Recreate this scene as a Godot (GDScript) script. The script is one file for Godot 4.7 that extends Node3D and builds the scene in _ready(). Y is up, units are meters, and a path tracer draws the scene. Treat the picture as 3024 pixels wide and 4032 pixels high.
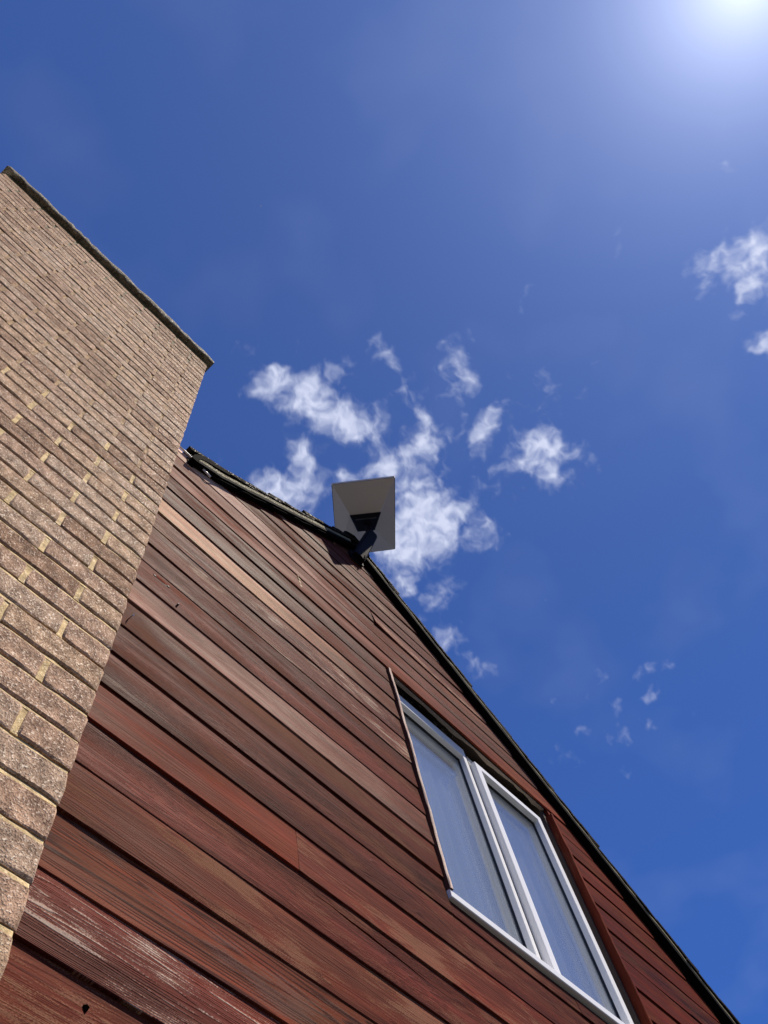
extends Node3D

# Looking steeply up at a timber-clad gable with a brick chimney, a white window and a satellite dish.
# Metres, y up. The cladding faces +z at z = 0; EY is the height of the photographer's eye.
const EY := 1.5
const PITCH := 0.1284        # exposed height of one board
const BOARD0 := 0.907        # bottom edge of board 0 above the eye
const SUN := Vector3(0.16649, 0.85919, 0.48381)
const CORE_FACE := 0.076    # mortar face of the chimney; the bricks stand proud of it

const CLOUDS := [
	[0.1861, -0.1186, 0.0503, 0.0182, 0.0110, -0.0294, 1.00],
	[0.2552, -0.0985, 0.0441, 0.0159, 0.0103, -0.0260, 1.00],
	[0.1914, -0.0608, 0.0119, 0.0034, 0.0069, -0.0242, 0.55],
	[0.1448, -0.1323, 0.0136, 0.0138, 0.0137, -0.0140, 0.60],
	[0.2183, -0.0109, 0.0282, 0.0043, 0.0017, -0.0121, 0.60],
	[0.1948, -0.0136, 0.0078, 0.0081, 0.0080, -0.0076, 0.30],
	[0.2873, 0.0452, 0.0191, 0.0095, 0.0132, -0.0248, 0.70],
	[0.3173, 0.0346, 0.0063, 0.0250, 0.0176, -0.0036, 0.60],
	[0.3353, 0.0111, 0.0076, 0.0076, 0.0134, -0.0117, 0.50],
	[0.3051, 0.0140, 0.0083, 0.0084, 0.0153, -0.0135, 0.35],
	[0.3673, 0.0348, 0.0127, 0.0049, 0.0094, -0.0213, 0.55],
	[0.3844, -0.0037, 0.0106, 0.0040, 0.0105, -0.0240, 0.70],
	[0.4484, 0.0468, 0.0416, 0.0291, 0.0273, -0.0317, 0.85],
	[0.4764, 0.0481, 0.0225, 0.0222, 0.0248, -0.0199, 0.50],
	[0.2669, -0.0246, 0.0043, 0.0094, 0.0270, -0.0113, 0.42],
	[0.3065, -0.0346, 0.0108, 0.0109, 0.0141, -0.0127, 0.55],
	[0.3370, -0.0422, 0.0112, 0.0246, 0.0193, -0.0080, 0.85],
	[0.3259, -0.1047, 0.0208, 0.0456, 0.0148, -0.0065, 0.85],
	[0.2955, -0.1493, 0.0160, 0.0157, 0.0097, -0.0094, 0.70],
	[0.2401, -0.1765, 0.0015, 0.0222, 0.0271, -0.0030, 0.80],
	[0.2410, -0.2267, 0.0401, 0.0091, 0.0066, -0.0233, 0.65],
	[0.2727, -0.2174, 0.0350, 0.0080, 0.0102, -0.0352, 0.65],
	[0.4235, -0.1155, 0.0241, 0.0526, 0.0519, -0.0222, 1.00],
	[0.4261, -0.1723, 0.0171, 0.0493, 0.0350, -0.0125, 0.95],
	[0.3770, -0.1026, 0.0261, 0.0255, 0.0234, -0.0213, 0.60],
	[0.4853, -0.0697, 0.0115, 0.0110, 0.0177, -0.0151, 0.45],
	[0.4947, -0.1963, 0.0383, 0.0297, 0.0190, -0.0201, 0.50],
	[0.4610, -0.2043, 0.0184, 0.0173, 0.0202, -0.0186, 0.40],
	[0.5923, -0.2178, 0.0326, 0.0129, 0.0142, -0.0245, 0.52],
	[0.6398, -0.2146, 0.0238, 0.0146, 0.0167, -0.0198, 0.35],
	[0.5612, -0.2167, 0.0145, 0.0134, 0.0163, -0.0145, 0.30],
	[0.3886, 0.1111, 0.0192, 0.0194, 0.0184, -0.0149, 0.36],
	[0.4219, 0.1660, 0.0113, 0.0058, 0.0102, -0.0172, 0.30],
	[0.4509, 0.1785, 0.0086, 0.0044, 0.0090, -0.0148, 0.20],
	[0.4278, 0.3681, 0.0340, 0.0225, 0.0140, -0.0175, 0.80],
	[0.4293, 0.3377, 0.0138, 0.0077, 0.0101, -0.0159, 0.50],
	[0.4546, 0.4084, 0.0108, 0.0158, 0.0292, -0.0123, 0.85],
	[0.4848, 0.3552, 0.0119, 0.0078, 0.0175, -0.0214, 0.60],
	[0.4921, 0.3874, 0.0195, 0.0204, 0.0192, -0.0126, 0.75],
	[0.5554, 0.3532, 0.0180, 0.0185, 0.0176, -0.0116, 0.70],
	[0.4408, 0.3297, 0.0085, 0.0089, 0.0070, -0.0049, 0.30],
	[0.8286, -0.0502, 0.0098, 0.0211, 0.0141, -0.0050, 0.55],
	[0.8742, -0.0686, 0.0095, 0.0230, 0.0123, -0.0039, 0.58],
	[0.9127, -0.1535, 0.0192, 0.0011, 0.0038, -0.0171, 0.52],
	[0.7817, -0.0991, 0.0106, 0.0096, 0.0100, -0.0077, 0.36],
	[0.7775, -0.1628, 0.0192, 0.0172, 0.0113, -0.0089, 0.40],
	[0.8379, -0.1787, 0.0024, 0.0108, 0.0235, -0.0056, 0.42],
	[0.8562, -0.1246, 0.0144, 0.0087, 0.0176, -0.0184, 0.38],
	[0.9138, -0.1039, 0.0112, 0.0100, 0.0095, -0.0070, 0.42],
	[0.9286, -0.0765, 0.0092, 0.0036, 0.0126, -0.0178, 0.38],
	[0.8376, -0.2337, 0.0276, 0.0241, 0.0262, -0.0211, 0.28],
	[0.6547, -0.0956, 0.0090, 0.0083, 0.0149, -0.0120, 0.34],
	[0.9621, -0.0523, 0.0086, 0.0076, 0.0104, -0.0073, 0.20],
	[0.9499, -0.1862, 0.0087, 0.0075, 0.0140, -0.0106, 0.25],
	[0.3446, 0.4322, 0.0123, 0.0050, 0.0037, -0.0103, 0.42],
	[0.3198, 0.2853, 0.0104, 0.0058, 0.0079, -0.0134, 0.22],
	[0.2820, 0.1676, 0.0065, 0.0049, 0.0206, -0.0248, 0.24],
]

var rng := RandomNumberGenerator.new()
var house: Node3D
var wood := []
var brick_mats := []
var M := {}
var names := {}


func _ready() -> void:
	rng.seed = 4711
	make_camera()
	make_sky()
	make_sun()
	make_materials()
	make_ground()
	make_house()
	make_cladding()
	make_chimney()
	make_roof()
	make_window()
	make_curtain()
	make_dish()
	make_cables()


# ------------------------------------------------------------------ camera and light

func make_camera() -> void:
	var c := Camera3D.new()
	c.name = "camera"
	c.fov = 63.41
	c.near = 0.05
	c.far = 4000.0
	c.transform = Transform3D(Basis(Vector3(0.67541818, -0.13814604, 0.72437971), Vector3(-0.65345582, 0.34313191, 0.6747266), Vector3(-0.3417686, -0.92907274, 0.1414852)), Vector3(0, EY, 0.9))
	add_child(c)
	c.current = true


func make_sun() -> void:
	var l := DirectionalLight3D.new()
	l.name = "sun"
	l.light_energy = 1.6
	l.light_color = Color(1.0, 0.955, 0.88)
	l.light_angular_distance = 0.53
	l.shadow_enabled = true
	l.basis = Basis.looking_at(-SUN, Vector3(0, 0, -1))
	add_child(l)


# Clouds: [x/y, z/y of the centre, two half-axes, strength], all of them directions in the sky.
func cloud_list() -> Array:
	return CLOUDS.duplicate()


func make_sky() -> void:
	const W := 4096
	const H := 2048
	var shape := FastNoiseLite.new()
	shape.seed = 21
	shape.noise_type = FastNoiseLite.TYPE_SIMPLEX_SMOOTH
	shape.frequency = 18.0
	shape.fractal_octaves = 6
	shape.fractal_gain = 0.57
	var bend := FastNoiseLite.new()
	bend.seed = 5
	bend.frequency = 22.0
	bend.fractal_octaves = 3
	var veil := FastNoiseLite.new()
	veil.seed = 77
	veil.frequency = 3.0
	veil.fractal_octaves = 4
	var clouds := cloud_list()
	# more of the same small fair-weather clouds over the rest of the sky
	var r := RandomNumberGenerator.new()
	r.seed = 99
	for i in 90:
		var q := Vector2.from_angle(r.randf() * TAU) * (0.75 + 2.2 * r.randf())
		if q.x > -0.55 and q.x < 1.65 and q.y > -0.75 and q.y < 0.55:
			continue
		var a := Vector2.from_angle(r.randf() * TAU) * (0.04 + 0.09 * r.randf())
		clouds.append([q.x, q.y, a.x, a.y, -a.y * 0.7, a.x * 0.7, 0.4 + 0.6 * r.randf()])
	# buckets of the cloud plane, so that each direction looks at few clouds
	var cells := {}
	for c in clouds:
		var reach: float = 2.0 * (Vector2(c[2], c[3]).length() + Vector2(c[4], c[5]).length())
		for i in range(floori((c[0] - reach) * 8), floori((c[0] + reach) * 8) + 1):
			for j in range(floori((c[1] - reach) * 8), floori((c[1] + reach) * 8) + 1):
				var key := Vector2i(i, j)
				if not cells.has(key):
					cells[key] = []
				cells[key].append(c)
	var data := PackedFloat32Array()
	var below := PackedFloat32Array()
	for i in W:
		below.append_array([0.16, 0.17, 0.17])
	for row in H:
		var el := (0.5 - (row + 0.5) / H) * PI
		if el < 0.0:
			data.append_array(below)
			continue
		var step := maxi(1, int(0.9 / maxf(cos(el), 0.004)))
		step = mini(step, 256)
		while W % step:
			step -= 1
		var t := 1.0 - sin(el)
		var base: Vector3
		if t < 0.5:
			base = Vector3(0.0230, 0.066, 0.256).lerp(Vector3(0.032, 0.110, 0.420), t / 0.5)
		else:
			base = Vector3(0.032, 0.110, 0.420).lerp(Vector3(0.27, 0.38, 0.60), pow((t - 0.5) / 0.5, 2.0))
		var line := PackedFloat32Array()
		for col in range(0, W, step):
			var az := ((col + 0.5 * step) / W - 0.25) * TAU
			var d := Vector3(cos(az) * cos(el), sin(el), sin(az) * cos(el))
			var off := rad_to_deg(acos(clampf(d.dot(SUN), -1.0, 1.0)))
			var glow := 0.72 * exp(-off / 3.4) + 0.21 * exp(-off / 8.5)
			var c := base + Vector3(1.0, 1.02, 1.12) * glow + Vector3(0.088, 0.130, 0.245) * exp(-off / 23.0)
			if d.y > 0.3:
				var q := Vector2(d.x, d.z) / d.y
				var key := Vector2i(floori(q.x * 8), floori(q.y * 8))
				var v := maxf(0.0, veil.get_noise_2d(q.x, q.y) - 0.08) * 0.06
				var best := 0.0
				if cells.has(key):
					var p := q + Vector2(bend.get_noise_2d(q.x, q.y), bend.get_noise_2d(q.x + 9.0, q.y)) * 0.011
					for k in cells[key]:
						var e := p - Vector2(k[0], k[1])
						var det: float = k[2] * k[5] - k[3] * k[4]
						var a: float = (e.x * k[5] - e.y * k[4]) / det
						var b: float = (e.y * k[2] - e.x * k[3]) / det
						var w: float = k[6] * exp(-(a * a + b * b) * 0.9)
						best = best + w - best * w * 0.8
					if best > 0.02:
						var n := shape.get_noise_2d(p.x, p.y)
						var fine := veil.get_noise_2d(p.x * 15.0 + 40.0, p.y * 15.0)
						var dense := best * 1.22 + n * 0.72 + fine * 0.24 - 0.40
						v = maxf(v, 0.93 * smoothstep(-0.10, 1.12, dense) * (0.92 + 0.40 * fine) * lerpf(0.62, 1.0, smoothstep(0.25, 0.75, best)))
				c = c.lerp(Vector3(0.60, 0.645, 0.82) + Vector3.ONE * glow * 0.6, clampf(v, 0.0, 0.96))
			for s in step:
				line.append(c.x)
				line.append(c.y)
				line.append(c.z)
		data.append_array(line)
	var im := Image.create_from_data(W, H, false, Image.FORMAT_RGBF, data.to_byte_array())
	var pan := PanoramaSkyMaterial.new()
	pan.panorama = ImageTexture.create_from_image(im)
	var sky := Sky.new()
	sky.sky_material = pan
	var e := Environment.new()
	e.background_mode = Environment.BG_SKY
	e.sky = sky
	e.tonemap_mode = Environment.TONE_MAPPER_LINEAR
	e.tonemap_exposure = 1.15
	e.sdfgi_enabled = true
	e.ssao_enabled = true
	e.ssil_enabled = true
	var we := WorldEnvironment.new()
	we.name = "world_environment"
	we.environment = e
	add_child(we)


# ------------------------------------------------------------------ helpers

func numbered(called: String, parent: Node) -> String:
	var key := str(parent.get_instance_id()) + called
	var n: int = names.get(key, -1) + 1
	names[key] = n
	return called if n == 0 else "%s_%03d" % [called, n]


func begin(flat := true) -> SurfaceTool:
	var st := SurfaceTool.new()
	st.begin(Mesh.PRIMITIVE_TRIANGLES)
	st.set_smooth_group(-1 if flat else 0)
	return st


func place(called: String, mesh: Mesh, mat: Material, parent: Node = self) -> MeshInstance3D:
	var o := MeshInstance3D.new()
	o.mesh = mesh
	if mat:
		o.material_override = mat
	o.name = numbered(called, parent)
	parent.add_child(o, true)
	return o


func obj(called: String, st: SurfaceTool, mat: Material, parent: Node = self) -> MeshInstance3D:
	st.generate_normals()
	return place(called, st.commit(), mat, parent)


func tag(o: Node, label: String, category: String, group := "") -> void:
	o.set_meta("label", label)
	o.set_meta("category", category)
	if group:
		o.set_meta("group", group)


# corners clockwise as seen from outside
func quad(st: SurfaceTool, a: Vector3, b: Vector3, c: Vector3, d: Vector3) -> void:
	for v in [a, b, c, a, c, d]:
		st.add_vertex(v)


func box(st: SurfaceTool, p: Vector3, q: Vector3) -> void:
	hexa(st, [Vector3(p.x, p.y, p.z), Vector3(q.x, p.y, p.z), Vector3(q.x, q.y, p.z), Vector3(p.x, q.y, p.z), Vector3(p.x, p.y, q.z), Vector3(q.x, p.y, q.z), Vector3(q.x, q.y, q.z), Vector3(p.x, q.y, q.z)])


# eight corners: back four counter-clockwise as seen from the front, then the front four
func hexa(st: SurfaceTool, v: Array) -> void:
	quad(st, v[7], v[6], v[5], v[4])
	quad(st, v[2], v[3], v[0], v[1])
	quad(st, v[3], v[7], v[4], v[0])
	quad(st, v[6], v[2], v[1], v[5])
	quad(st, v[3], v[2], v[6], v[7])
	quad(st, v[4], v[5], v[1], v[0])


# a counter-clockwise outline (seen from +z) with thickness from z0 (back) to z1 (front)
func slab(st: SurfaceTool, pts: PackedVector2Array, z0: float, z1: float) -> void:
	var tris := Geometry2D.triangulate_polygon(pts)
	for i in range(0, tris.size(), 3):
		var a := pts[tris[i]]
		var b := pts[tris[i + 1]]
		var c := pts[tris[i + 2]]
		if (b - a).cross(c - a) > 0:
			var s := b
			b = c
			c = s
		for p in [a, b, c]:
			st.add_vertex(Vector3(p.x, p.y, z1))
		for p in [a, c, b]:
			st.add_vertex(Vector3(p.x, p.y, z0))
	for i in pts.size():
		var p := pts[i]
		var q := pts[(i + 1) % pts.size()]
		quad(st, Vector3(p.x, p.y, z1), Vector3(q.x, q.y, z1), Vector3(q.x, q.y, z0), Vector3(p.x, p.y, z0))


func up(pts: Array) -> PackedVector2Array:
	var a := PackedVector2Array()
	for p in pts:
		a.append(Vector2(p[0], p[1] + EY))
	return a


func tube(st: SurfaceTool, path: Array, radius: float, sides := 10, caps := true) -> void:
	var rings := []
	var side := Vector3.ZERO
	for i in path.size():
		var along: Vector3 = (path[mini(i + 1, path.size() - 1)] - path[maxi(i - 1, 0)]).normalized()
		if i == 0:
			side = along.cross(Vector3.UP if absf(along.y) < 0.9 else Vector3.RIGHT).normalized()
		side = (side - along * side.dot(along)).normalized()
		var other := along.cross(side)
		var ring := []
		for k in sides:
			var t := TAU * k / sides
			ring.append(path[i] + (side * cos(t) + other * sin(t)) * radius)
		rings.append(ring)
	for i in path.size() - 1:
		for k in sides:
			var n := (k + 1) % sides
			quad(st, rings[i][k], rings[i + 1][k], rings[i + 1][n], rings[i][n])
	if caps:
		for k in range(1, sides - 1):
			for v in [rings[0][0], rings[0][k], rings[0][k + 1]]:
				st.add_vertex(v)
			for v in [rings[-1][0], rings[-1][k + 1], rings[-1][k]]:
				st.add_vertex(v)


# where the underside of the verge meets the wall
func roof_left(x: float) -> float:
	return 3.312 if x < 0.62 else 3.633 + 0.88 * (x - 0.991) - 0.0
func roof_right(x: float) -> float:
	return 3.09 - 0.94 * (x - 2.655)
func roof_line(x: float) -> float:
	return minf(roof_left(x), roof_right(x))


# ------------------------------------------------------------------ materials

func plain(c: Color, rough := 0.8, spec := 0.5) -> StandardMaterial3D:
	var m := StandardMaterial3D.new()
	m.albedo_color = c
	m.roughness = rough
	m.metallic_specular = spec
	return m


func noise_bytes(seed_: int, freq: float, w: int, h: int, to_w: int, to_h: int, octaves := 3, kind := FastNoiseLite.TYPE_SIMPLEX_SMOOTH) -> PackedByteArray:
	var n := FastNoiseLite.new()
	n.seed = seed_
	n.noise_type = kind
	n.frequency = freq
	n.fractal_octaves = octaves
	if kind == FastNoiseLite.TYPE_CELLULAR:
		n.fractal_type = FastNoiseLite.FRACTAL_NONE
		n.cellular_return_type = FastNoiseLite.RETURN_CELL_VALUE
	var im := n.get_image(w, h)
	im.convert(Image.FORMAT_L8)
	if w != to_w or h != to_h:
		im.resize(to_w, to_h, Image.INTERPOLATE_CUBIC)
	return im.get_data()


func tex(im: Image) -> ImageTexture:
	return ImageTexture.create_from_image(im)


# a board: 3.3 m of grain along u, 0.15 m across v
func wood_material(s: int, early: Color, late: Color, worn: Color, rings: float, flat_sawn: float, wear: float, streak: float, ribs: float, gloss: float) -> StandardMaterial3D:
	const W := 2048
	const H := 176
	var warp := noise_bytes(s, 0.012, 128, H, W, H, 3)
	var fibre := noise_bytes(s + 1, 0.11, 300, H, W, H, 4)
	var patch := noise_bytes(s + 2, 0.014, 410, 90, W, H, 4)
	var speck := noise_bytes(s + 3, 0.35, W, H, W, H, 2)
	var slow := noise_bytes(s + 4, 0.02, 60, 88, W, H, 3)
	var col := PackedByteArray()
	var high := PackedByteArray()
	var rough := PackedByteArray()
	col.resize(W * H * 3)
	high.resize(W * H)
	rough.resize(W * H)
	for y in H:
		var v := float(y) / H
		for x in W:
			var i := y * W + x
			var wv := warp[i] / 255.0 - 0.5
			var f := fibre[i] / 255.0
			var p := patch[i] / 255.0
			var k := speck[i] / 255.0
			var ring := (v + wv * 0.35) * rings
			if flat_sawn > 0.0:
				var a := (v - 0.45) * 2.0 + wv * 0.9
				var b := 0.35 + (slow[i] / 255.0 - 0.5) * 1.2 + x * 0.0008 * flat_sawn
				ring = sqrt(a * a * 2.2 + b * b) * rings
			var t := ring - floorf(ring)
			var l := smoothstep(0.45, 0.86, t) * (1.0 - smoothstep(0.92, 1.0, t))
			var c := early.lerp(late, clampf(l * (0.75 if flat_sawn == 0.0 else 1.0) + (0.55 - f) * (0.8 if flat_sawn == 0.0 else 0.3), 0.0, 1.0))
			var sl := slow[i] / 255.0
			c = c * (0.82 + 0.30 * sl)
			c.r *= 1.0 + 0.16 * (wv + 0.3 * (p - 0.5))
			var w := smoothstep(1.04 - wear, 1.16 - wear * 0.9, p + 0.62 * (f - 0.5) + 0.45 * (k - 0.5) + 0.12 * l * ribs)
			c = c.lerp(worn, w * 0.66)
			if streak > 0.0:
				var q := smoothstep(0.52, 0.74, f * 0.5 + l * 0.42 + (p - 0.5) * 1.1 + (k - 0.5) * 0.35)
				c = c.lerp(Color(0.74, 0.65, 0.58), q * 0.9 * streak)
			c = c * (0.86 + 0.28 * k)
			col[i * 3] = int(clampf(c.r, 0, 1) * 255)
			col[i * 3 + 1] = int(clampf(c.g, 0, 1) * 255)
			col[i * 3 + 2] = int(clampf(c.b, 0, 1) * 255)
			high[i] = int(clampf(0.30 + 0.42 * l * ribs + 0.26 * (f - 0.5) + 0.10 * (k - 0.5), 0, 1) * 255)
			rough[i] = int(clampf(gloss + 0.22 * (p - 0.5) + 0.20 * w + 0.22 * (k - 0.5), 0.1, 1) * 255)
	var m := StandardMaterial3D.new()
	m.albedo_texture = tex(Image.create_from_data(W, H, false, Image.FORMAT_RGB8, col))
	m.vertex_color_use_as_albedo = true
	var bump := Image.create_from_data(W, H, false, Image.FORMAT_L8, high)
	bump.bump_map_to_normal_map(2.2)
	m.normal_enabled = true
	m.normal_texture = tex(bump)
	m.normal_scale = 1.0
	m.roughness = 1.0
	m.roughness_texture = tex(Image.create_from_data(W, H, false, Image.FORMAT_L8, rough))
	m.metallic_specular = 0.30 if gloss < 0.605 else 0.14
	return m


func stone_material(s: int, size: int, metres: float, base: Color, dark: Color, pale: Color, grain: float, relief: float) -> StandardMaterial3D:
	var g1 := noise_bytes(s, grain, size, size, size, size, 1, FastNoiseLite.TYPE_CELLULAR)
	var g2 := noise_bytes(s + 1, grain * 1.9, size, size, size, size, 1, FastNoiseLite.TYPE_CELLULAR)
	var n := noise_bytes(s + 2, 0.02, size, size, size, size, 5)
	var col := PackedByteArray()
	var high := PackedByteArray()
	var rough := PackedByteArray()
	col.resize(size * size * 3)
	high.resize(size * size)
	rough.resize(size * size)
	for i in size * size:
		var a := g1[i] / 255.0
		var b := g2[i] / 255.0
		var w := n[i] / 255.0
		var c := base.lerp(dark, clampf((0.5 - a) * 1.1 + (0.5 - b) * 0.5 + (0.5 - w) * 0.7, 0, 1))
		c = c.lerp(pale, clampf((a - 0.80) * 3.4, 0, 1) * (0.55 + 0.45 * b) + clampf((b - 0.9) * 6.0, 0, 0.8))
		c = c * (0.82 + 0.36 * w)
		col[i * 3] = int(clampf(c.r, 0, 1) * 255)
		col[i * 3 + 1] = int(clampf(c.g, 0, 1) * 255)
		col[i * 3 + 2] = int(clampf(c.b, 0, 1) * 255)
		high[i] = int(clampf(0.2 + 0.35 * a + 0.25 * b + 0.4 * (w - 0.3), 0, 1) * 255)
		rough[i] = 235 if a < 0.86 else 120
	var m := StandardMaterial3D.new()
	m.albedo_texture = tex(Image.create_from_data(size, size, false, Image.FORMAT_RGB8, col))
	var bump := Image.create_from_data(size, size, false, Image.FORMAT_L8, high)
	bump.bump_map_to_normal_map(relief)
	m.normal_enabled = true
	m.normal_texture = tex(bump)
	m.roughness = 1.0
	m.roughness_texture = tex(Image.create_from_data(size, size, false, Image.FORMAT_L8, rough))
	m.uv1_triplanar = true
	m.uv1_world_triplanar = true
	m.uv1_scale = Vector3.ONE / metres
	m.metallic_specular = 0.25
	return m


func make_materials() -> void:
	# seed, early wood, late wood, worn wood, rings across, flat sawn, wear, pale streaks, ribs, roughness
	wood = [
		wood_material(100, Color(0.41, 0.195, 0.15), Color(0.27, 0.125, 0.10), Color(0.49, 0.34, 0.28), 40.0, 0.0, 0.34, 0.0, 0.8, 0.64),   # 0 ribbed red-brown
		wood_material(200, Color(0.42, 0.205, 0.16), Color(0.35, 0.165, 0.13), Color(0.58, 0.44, 0.37), 27.0, 0.0, 0.40, 1.0, 1.3, 0.62),   # 1 ribbed, ridges worn pale
		wood_material(300, Color(0.48, 0.24, 0.17), Color(0.27, 0.13, 0.105), Color(0.42, 0.32, 0.30), 5.0, 1.0, 0.32, 0.0, 0.7, 0.64),     # 2 cathedral grain
		wood_material(400, Color(0.43, 0.21, 0.155), Color(0.33, 0.15, 0.115), Color(0.52, 0.39, 0.32), 22.0, 0.0, 0.48, 0.0, 0.5, 0.66),     # 3 worn tan patches
		wood_material(500, Color(0.41, 0.22, 0.175), Color(0.28, 0.14, 0.115), Color(0.58, 0.46, 0.38), 24.0, 0.0, 0.40, 0.85, 0.8, 0.64),     # 4 weathered, pale flecks
		wood_material(600, Color(0.52, 0.245, 0.17), Color(0.41, 0.185, 0.13), Color(0.58, 0.38, 0.30), 18.0, 0.0, 0.30, 0.0, 0.35, 0.66),    # 5 orange red
		wood_material(700, Color(0.37, 0.19, 0.15), Color(0.25, 0.125, 0.10), Color(0.44, 0.31, 0.26), 32.0, 0.0, 0.36, 0.0, 0.7, 0.62),     # 6 dark brown
		wood_material(900, Color(0.86, 0.76, 0.70), Color(0.72, 0.58, 0.52), Color(0.94, 0.87, 0.81), 30.0, 0.0, 0.5, 0.4, 0.8, 0.75),     # 7 bare, bleached; tinted, also a painted silver sheen
	]
	var b := stone_material(800, 1024, 0.95, Color(0.70, 0.595, 0.505), Color(0.44, 0.345, 0.285), Color(0.95, 0.90, 0.82), 0.32, 3.4)
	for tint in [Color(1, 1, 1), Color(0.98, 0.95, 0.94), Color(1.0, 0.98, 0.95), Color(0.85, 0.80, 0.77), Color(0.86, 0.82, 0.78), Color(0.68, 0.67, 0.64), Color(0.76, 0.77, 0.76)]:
		var m := b.duplicate() as StandardMaterial3D
		m.albedo_color = tint
		brick_mats.append(m)
	var sand := stone_material(820, 512, 0.4, Color(0.82, 0.72, 0.54), Color(0.70, 0.60, 0.44), Color(0.86, 0.78, 0.64), 0.3, 2.5)
	M.mortar = sand
	M.old_mortar = sand.duplicate() as StandardMaterial3D
	M.old_mortar.albedo_color = Color(0.80, 0.76, 0.78)
	var bed := sand.duplicate() as StandardMaterial3D
	bed.albedo_color = Color(0.58, 0.63, 0.68)
	M.bedding = bed
	M.concrete = stone_material(840, 512, 0.6, Color(0.50, 0.465, 0.40), Color(0.24, 0.225, 0.20), Color(0.74, 0.72, 0.64), 0.22, 5.0)
	var tile := M.concrete.duplicate() as StandardMaterial3D
	tile.albedo_color = Color(0.30, 0.29, 0.29)
	M.tile = tile
	M.black = plain(Color(0.035, 0.035, 0.04), 0.85, 0.1)
	M.soffit = plain(Color(0.07, 0.066, 0.066), 0.85, 0.15)
	M.pvc = plain(Color(0.955, 0.955, 0.952), 0.3)
	M.gasket = plain(Color(0.05, 0.05, 0.055), 0.6)
	M.spacer = plain(Color(0.72, 0.73, 0.74), 0.35)
	M.dish = plain(Color(0.80, 0.785, 0.78), 0.55, 0.3)
	M.mount = plain(Color(0.10, 0.105, 0.15), 0.7, 0.2)
	M.steel = plain(Color(0.75, 0.76, 0.78), 0.3)
	M.steel.metallic = 0.9
	M.plaster = plain(Color(0.88, 0.87, 0.85), 0.9)
	M.lining = plain(Color(0.25, 0.21, 0.19), 0.9)
	M.batten = plain(Color(0.52, 0.47, 0.42), 0.85)
	M.web = plain(Color(0.66, 0.62, 0.58), 0.8)
	var net := plain(Color(0.33, 0.37, 0.41), 0.95)
	net.backlight_enabled = true
	net.backlight = Color(0.08, 0.08, 0.09)
	M.net = net
	var glass := plain(Color(0.9, 0.95, 1.0, 0.06), 0.02)
	glass.transparency = BaseMaterial3D.TRANSPARENCY_ALPHA
	M.glass = glass


# ------------------------------------------------------------------ ground, house body

func make_ground() -> void:
	var st := begin()
	quad(st, Vector3(-900, 0, -900), Vector3(900, 0, -900), Vector3(900, 0, 900), Vector3(-900, 0, 900))
	var m := stone_material(860, 256, 2.5, Color(0.285, 0.29, 0.28), Color(0.20, 0.205, 0.195), Color(0.36, 0.36, 0.35), 0.25, 3.0)
	var g := obj("ground", st, m)
	g.set_meta("kind", "structure")


func make_house() -> void:
	house = Node3D.new()
	house.name = "house"
	add_child(house)
	tag(house, "two storey house gable clad in weathered red-brown boards beside its sandy brick chimney", "house")
	# sheathing behind the boards, with the window opening left out
	var st := begin()
	var z0 := -0.16
	var z1 := -0.0215
	slab(st, up([[-3.0, -1.5], [5.1, -1.5], [5.1, 0.78], [4.2, 1.62], [-3.0, 1.62]]), z0, z1)
	slab(st, up([[-3.0, 1.62], [1.59, 1.62], [1.59, 4.10], [1.545, 4.10], [0.63, 3.30], [-3.0, 3.30]]), z0, z1)
	slab(st, up([[2.63, 1.62], [4.2, 1.62], [2.64, 3.08], [2.63, 3.08]]), z0, z1)
	slab(st, up([[1.59, 3.02], [2.63, 3.02], [2.63, 3.09], [1.60, 4.06], [1.59, 4.06]]), z0, z1)
	var w := obj("gable_wall", st, M.lining, house)
	w.set_meta("label", "gable wall of overlapping horizontal boards")
	# other walls and the floor slab of the upper room
	st = begin()
	box(st, Vector3(-3.0, 0, -5.0), Vector3(5.1, EY + 0.7, -4.85))
	slab(st, up([[-3.0, 0.7], [5.1, 0.7], [1.56, 4.05], [0.5, 3.2], [-3.0, 3.2]]), -5.0, -4.85)
	box(st, Vector3(4.95, 0, -4.85), Vector3(5.1, EY + 0.7, z0))
	box(st, Vector3(-3.0, 0, -4.85), Vector3(-2.85, EY + 3.2, z0))
	box(st, Vector3(-2.85, EY + 0.8, -4.85), Vector3(4.95, EY + 0.95, z0 - 0.002))
	box(st, Vector3(-3.0, EY + 3.2, -5.0), Vector3(0.62, EY + 3.3, z0))
	obj("rear_walls", st, M.plaster, house)


# ------------------------------------------------------------------ cladding

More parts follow.
